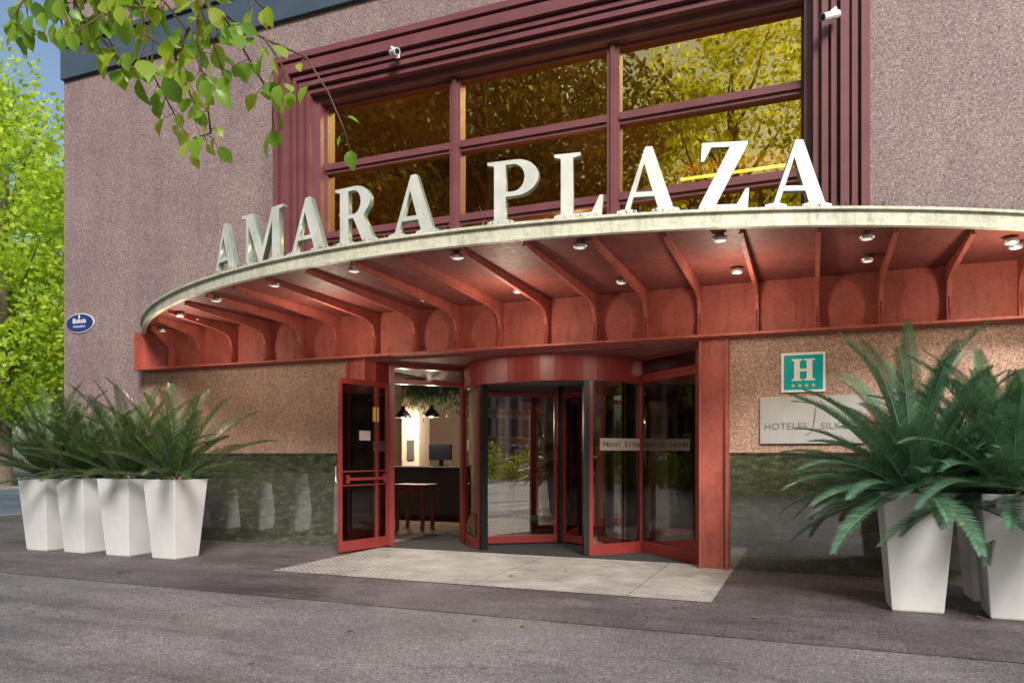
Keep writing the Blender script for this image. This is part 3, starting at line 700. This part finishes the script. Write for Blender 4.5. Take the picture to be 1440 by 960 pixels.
P[:,2]*=1+.3*np.sin(P[:,0]*1.3)+.2*np.sin(P[:,0]*3.1)
hg=leafmesh('hedge',P,.09,r2,M_hedge,None); top(hg,'low uneven green hedge on the pavement across the street','hedge')
M_brick=simple('orange_brick',(.42,.21,.12),.8,0,.1,3); M_pw=simple('dark_window_pane',(.03,.035,.045),.4); M_stone=simple('pale_rendered_wall',(.50,.46,.42),.8,0,.1,3)
AB=empty('apartment_building',(-10,-46,0)); top(AB,'brick apartment block with rows of windows across the street','building')
boxes('building_wall',[(-60,28,-60,-46,0,22)],M_brick,AB)
for z in (.4,3.0,5.7,8.4,11.1,13.8,16.5,19.2): boxes('window_row',[(x*1.0,x+.95,-46.05,-45.95,z,z+1.6) for x in [-58+1.7*i for i in range(50)]],M_pw,AB)
for z in (2.6,5.3,8.0,10.7,13.4,16.1): boxes('balcony_row',[(x-.2,x+2.6,-45.95,-45.2,z-.25,z+.45) for x in [-57+6.8*i for i in range(12)]],M_wp,AB)
AC=empty('corner_building',(50,-46,0)); top(AC,'pale corner block with grid of dark windows across the street','building')
boxes('building_wall',[(34,110,-60,-44,0,16)],M_stone,AC)
for z in (.5,3.4,6.3,9.2,12.1): boxes('window_row',[(x,x+1.3,-44.05,-43.95,z,z+1.9) for x in [35+2.1*i for i in range(35)]],M_pw,AC)
for z in (2.8,5.7,8.6,11.5): boxes('brick_band',[(34,110,-43.98,-43.9,z,z+.45)],M_brick,AC)

# ------------------------------------------------------------ near overhanging branch
NT=empty('linden_tree',(-5.6,-9.9,0)); top(NT,'broadleaf tree with leafy branch overhanging the pavement','tree')
O=Vector((-3.254,-7.315,3.369)); Rv=Vector((.927,.375,0)); Fv=Vector((-.375,.927,0))
def LP(a,b,w=0): return O+Rv*a-Vector((0,0,b))+Fv*w
V,F=merge([tube([(-5.6,-9.9,0),(-5.55,-9.85,1.6),(-5.4,-9.7,3.2),(-5.3,-9.6,5.5)],[.2,.16,.14,.09],10),
 tube([(-5.4,-9.7,3.2),(-4.6,-8.9,4.1),(-3.8,-8.0,4.3),LP(.5,-.6,-.05),LP(.85,-.22)],[.08,.05,.035,.02,.012],8)])
mesh('trunk',V,F,M_bark,NT,smooth=True)
tw=[[(.85,-.22),(.92,.05),(1.14,.16),(1.32,.24),(1.42,.40),(1.49,.56),(1.51,.64)],
[(.5,-.6),(.56,-.1),(.63,.15),(.69,.34),(.71,.48)],[(.85,-.22),(.82,.12),(.88,.32),(.95,.42)],[(.92,.05),(1.04,.18),(1.12,.34),(1.12,.48)],
[(.5,-.6),(.25,-.2),(.36,.08),(.50,.24),(.60,.28)],[(1.14,.16),(1.22,.28),(1.24,.38)],[(.88,.32),(.86,.52),(.92,.68)],
[(.25,-.2),(.02,-.1),(.06,.1),(.2,.2)],[(.25,-.2),(.32,0),(.38,.22)],[(.56,-.1),(.5,.08),(.42,.24)],[(.56,-.1),(.72,.02),(.80,.12)],[(.25,-.2),(.12,.0),(.1,.14)],[(.5,-.6),(.42,-.1),(.46,.14),(.52,.3)],
[(.56,-.1),(.66,.0),(.60,.12)],[(.25,-.2),(.45,-.05),(.55,.05)],[(.85,-.22),(1.0,-.05),(1.12,.0)],[(.85,-.22),(.95,.15),(.98,.34)],[(.42,-.1),(.30,.0),(.26,.12)],[(.63,.15),(.74,.22),(.80,.32)],[(.82,.12),(.74,.24),(.76,.36)]]
parts=[];VL=[];FL=[]; r=random.Random(21)
shape=[(0,0),(.10,-.16),(.26,-.30),(.46,-.36),(.66,-.30),(.84,-.15),(1,0)]
def leaf(p,d,nrm,L):
    d=d.normalized(); sd=d.cross(nrm).normalized(); up=sd.cross(d)
    k=len(VL); mid=[];lf=[];rt=[]; cv=r.uniform(.02,.3); fold=r.uniform(.1,.5)
    for (t,wd) in shape:
        w=abs(wd)*L*.98; c=p+d*t*L-up*(cv*L*t*t); mid.append(c); lf.append(c-sd*w+up*w*fold); rt.append(c+sd*w+up*w*fold)
    m_=len(shape); VL.extend(mid); VL.extend(lf[1:-1]); VL.extend(rt[1:-1])
    for i in range(m_-1):
        for off,fl in ((m_,0),(m_+m_-2,1)):
            a=k+i; b=k+i+1; la=k+off+i-1 if i>0 else None; lb=k+off+i if i<m_-2 else None
            q=[a,b]+([lb] if lb else [])+([la] if la else [])
            if fl: q=q[::-1]
            FL.append(tuple(q))
for ti,t in enumerate(tw):
    w0=[0]+[r.uniform(-.2,.2) for _ in t[1:]] if ti else [0]+[r.uniform(-.05,.05) for _ in t[1:]]
    pts=[LP(a,b,w) for (a,b),w in zip(t,w0)]
    parts.append(tube(pts,[.007*(1-.8*i/len(pts)) for i in range(len(pts))],5,False))
    for i in range(len(pts)-1):
        seg=(pts[i+1]-pts[i]); n=max(1,int(seg.length/.036))
        if ti==0: n=max(1,int(seg.length/.10))
        for j in range(n):
            if t[i][1]<-.25 and j<n*.5: continue
            p=pts[i]+seg*((j+r.random())/n)
            out=Vector((r.uniform(-1,1),r.uniform(-1,1),r.uniform(-1.3,.25))).normalized()
            pe=p+out*r.uniform(.03,.07); parts.append(tube([p,pe],[.002,.0015],3,False))
            dd=(out*.8+Vector((r.uniform(-.7,.7),r.uniform(-.5,.5),-.55))).normalized()
            nn=(Vector((r.uniform(-.8,.8),-1+r.uniform(-.3,.7),r.uniform(0,1.2)))).normalized()
            leaf(pe,dd,nn,r.uniform(.05,.12)*(.75 if ti in(0,6,7,11) else 1))
    leaf(pts[-1],Vector((.1,0,-1)),Vector((.2,-1,.2)),.085)
V,F=merge(parts); mesh('twigs',V,F,M_twig,NT)
mesh('leaves',VL,FL,M_near,NT,smooth=True)
V=[];F=[]
for i in range(60):
    x=random.uniform(-10,2); y=random.uniform(-6.5,-.6); s_=random.uniform(.015,.035); t=random.uniform(0,6.28); k=len(V)
    for q in range(5):
        a=t+q*1.2566; V.append((x+math.cos(a)*s_*(1.3 if q==0 else .8),y+math.sin(a)*s_*.8,.018+random.uniform(0,.01)))
    F.append(tuple(range(k,k+5)))
o=mesh('fallen_leaves',V,F,simple('dry_leaf',(.22,.14,.04),.7)); o['kind']='stuff'; o['label']='scattered small dry leaves lying on the pavement'; o['category']='leaves'

# ------------------------------------------------------------ light & camera
EL=R(34); AX=Vector((.52,-.72)).normalized()
sd=Vector((AX.x*math.cos(EL),AX.y*math.cos(EL),math.sin(EL)))
sun=bpy.data.lights.new('sun','SUN'); sun.energy=4.1; sun.angle=R(16); sun.color=(1,.96,.90)
so_=bpy.data.objects.new('sun',sun); COL.objects.link(so_); so_.rotation_euler=sd.to_track_quat('Z','Y').to_euler()
w=bpy.data.worlds.new('World'); S.world=w; w.use_nodes=True; nt=w.node_tree
sky=nt.nodes.new('ShaderNodeTexSky'); sky.sky_type='NISHITA'; sky.sun_disc=False; sky.sun_elevation=EL; sky.sun_rotation=math.atan2(AX.x,AX.y)
sky.dust_density=2.5; sky.air_density=1.2
bg=nt.nodes['Background']; bg.inputs[1].default_value=.15; nt.links.new(sky.outputs[0],bg.inputs[0])
cam=bpy.data.cameras.new('camera'); cam.lens=26; cam.sensor_width=36; cam.shift_y=.1111; cam.clip_end=3000; cam.clip_start=.05
co=bpy.data.objects.new('camera',cam); COL.objects.link(co); co.location=(0,-9.45,1.4); co.rotation_euler=(R(90),0,R(22.04)); S.camera=co
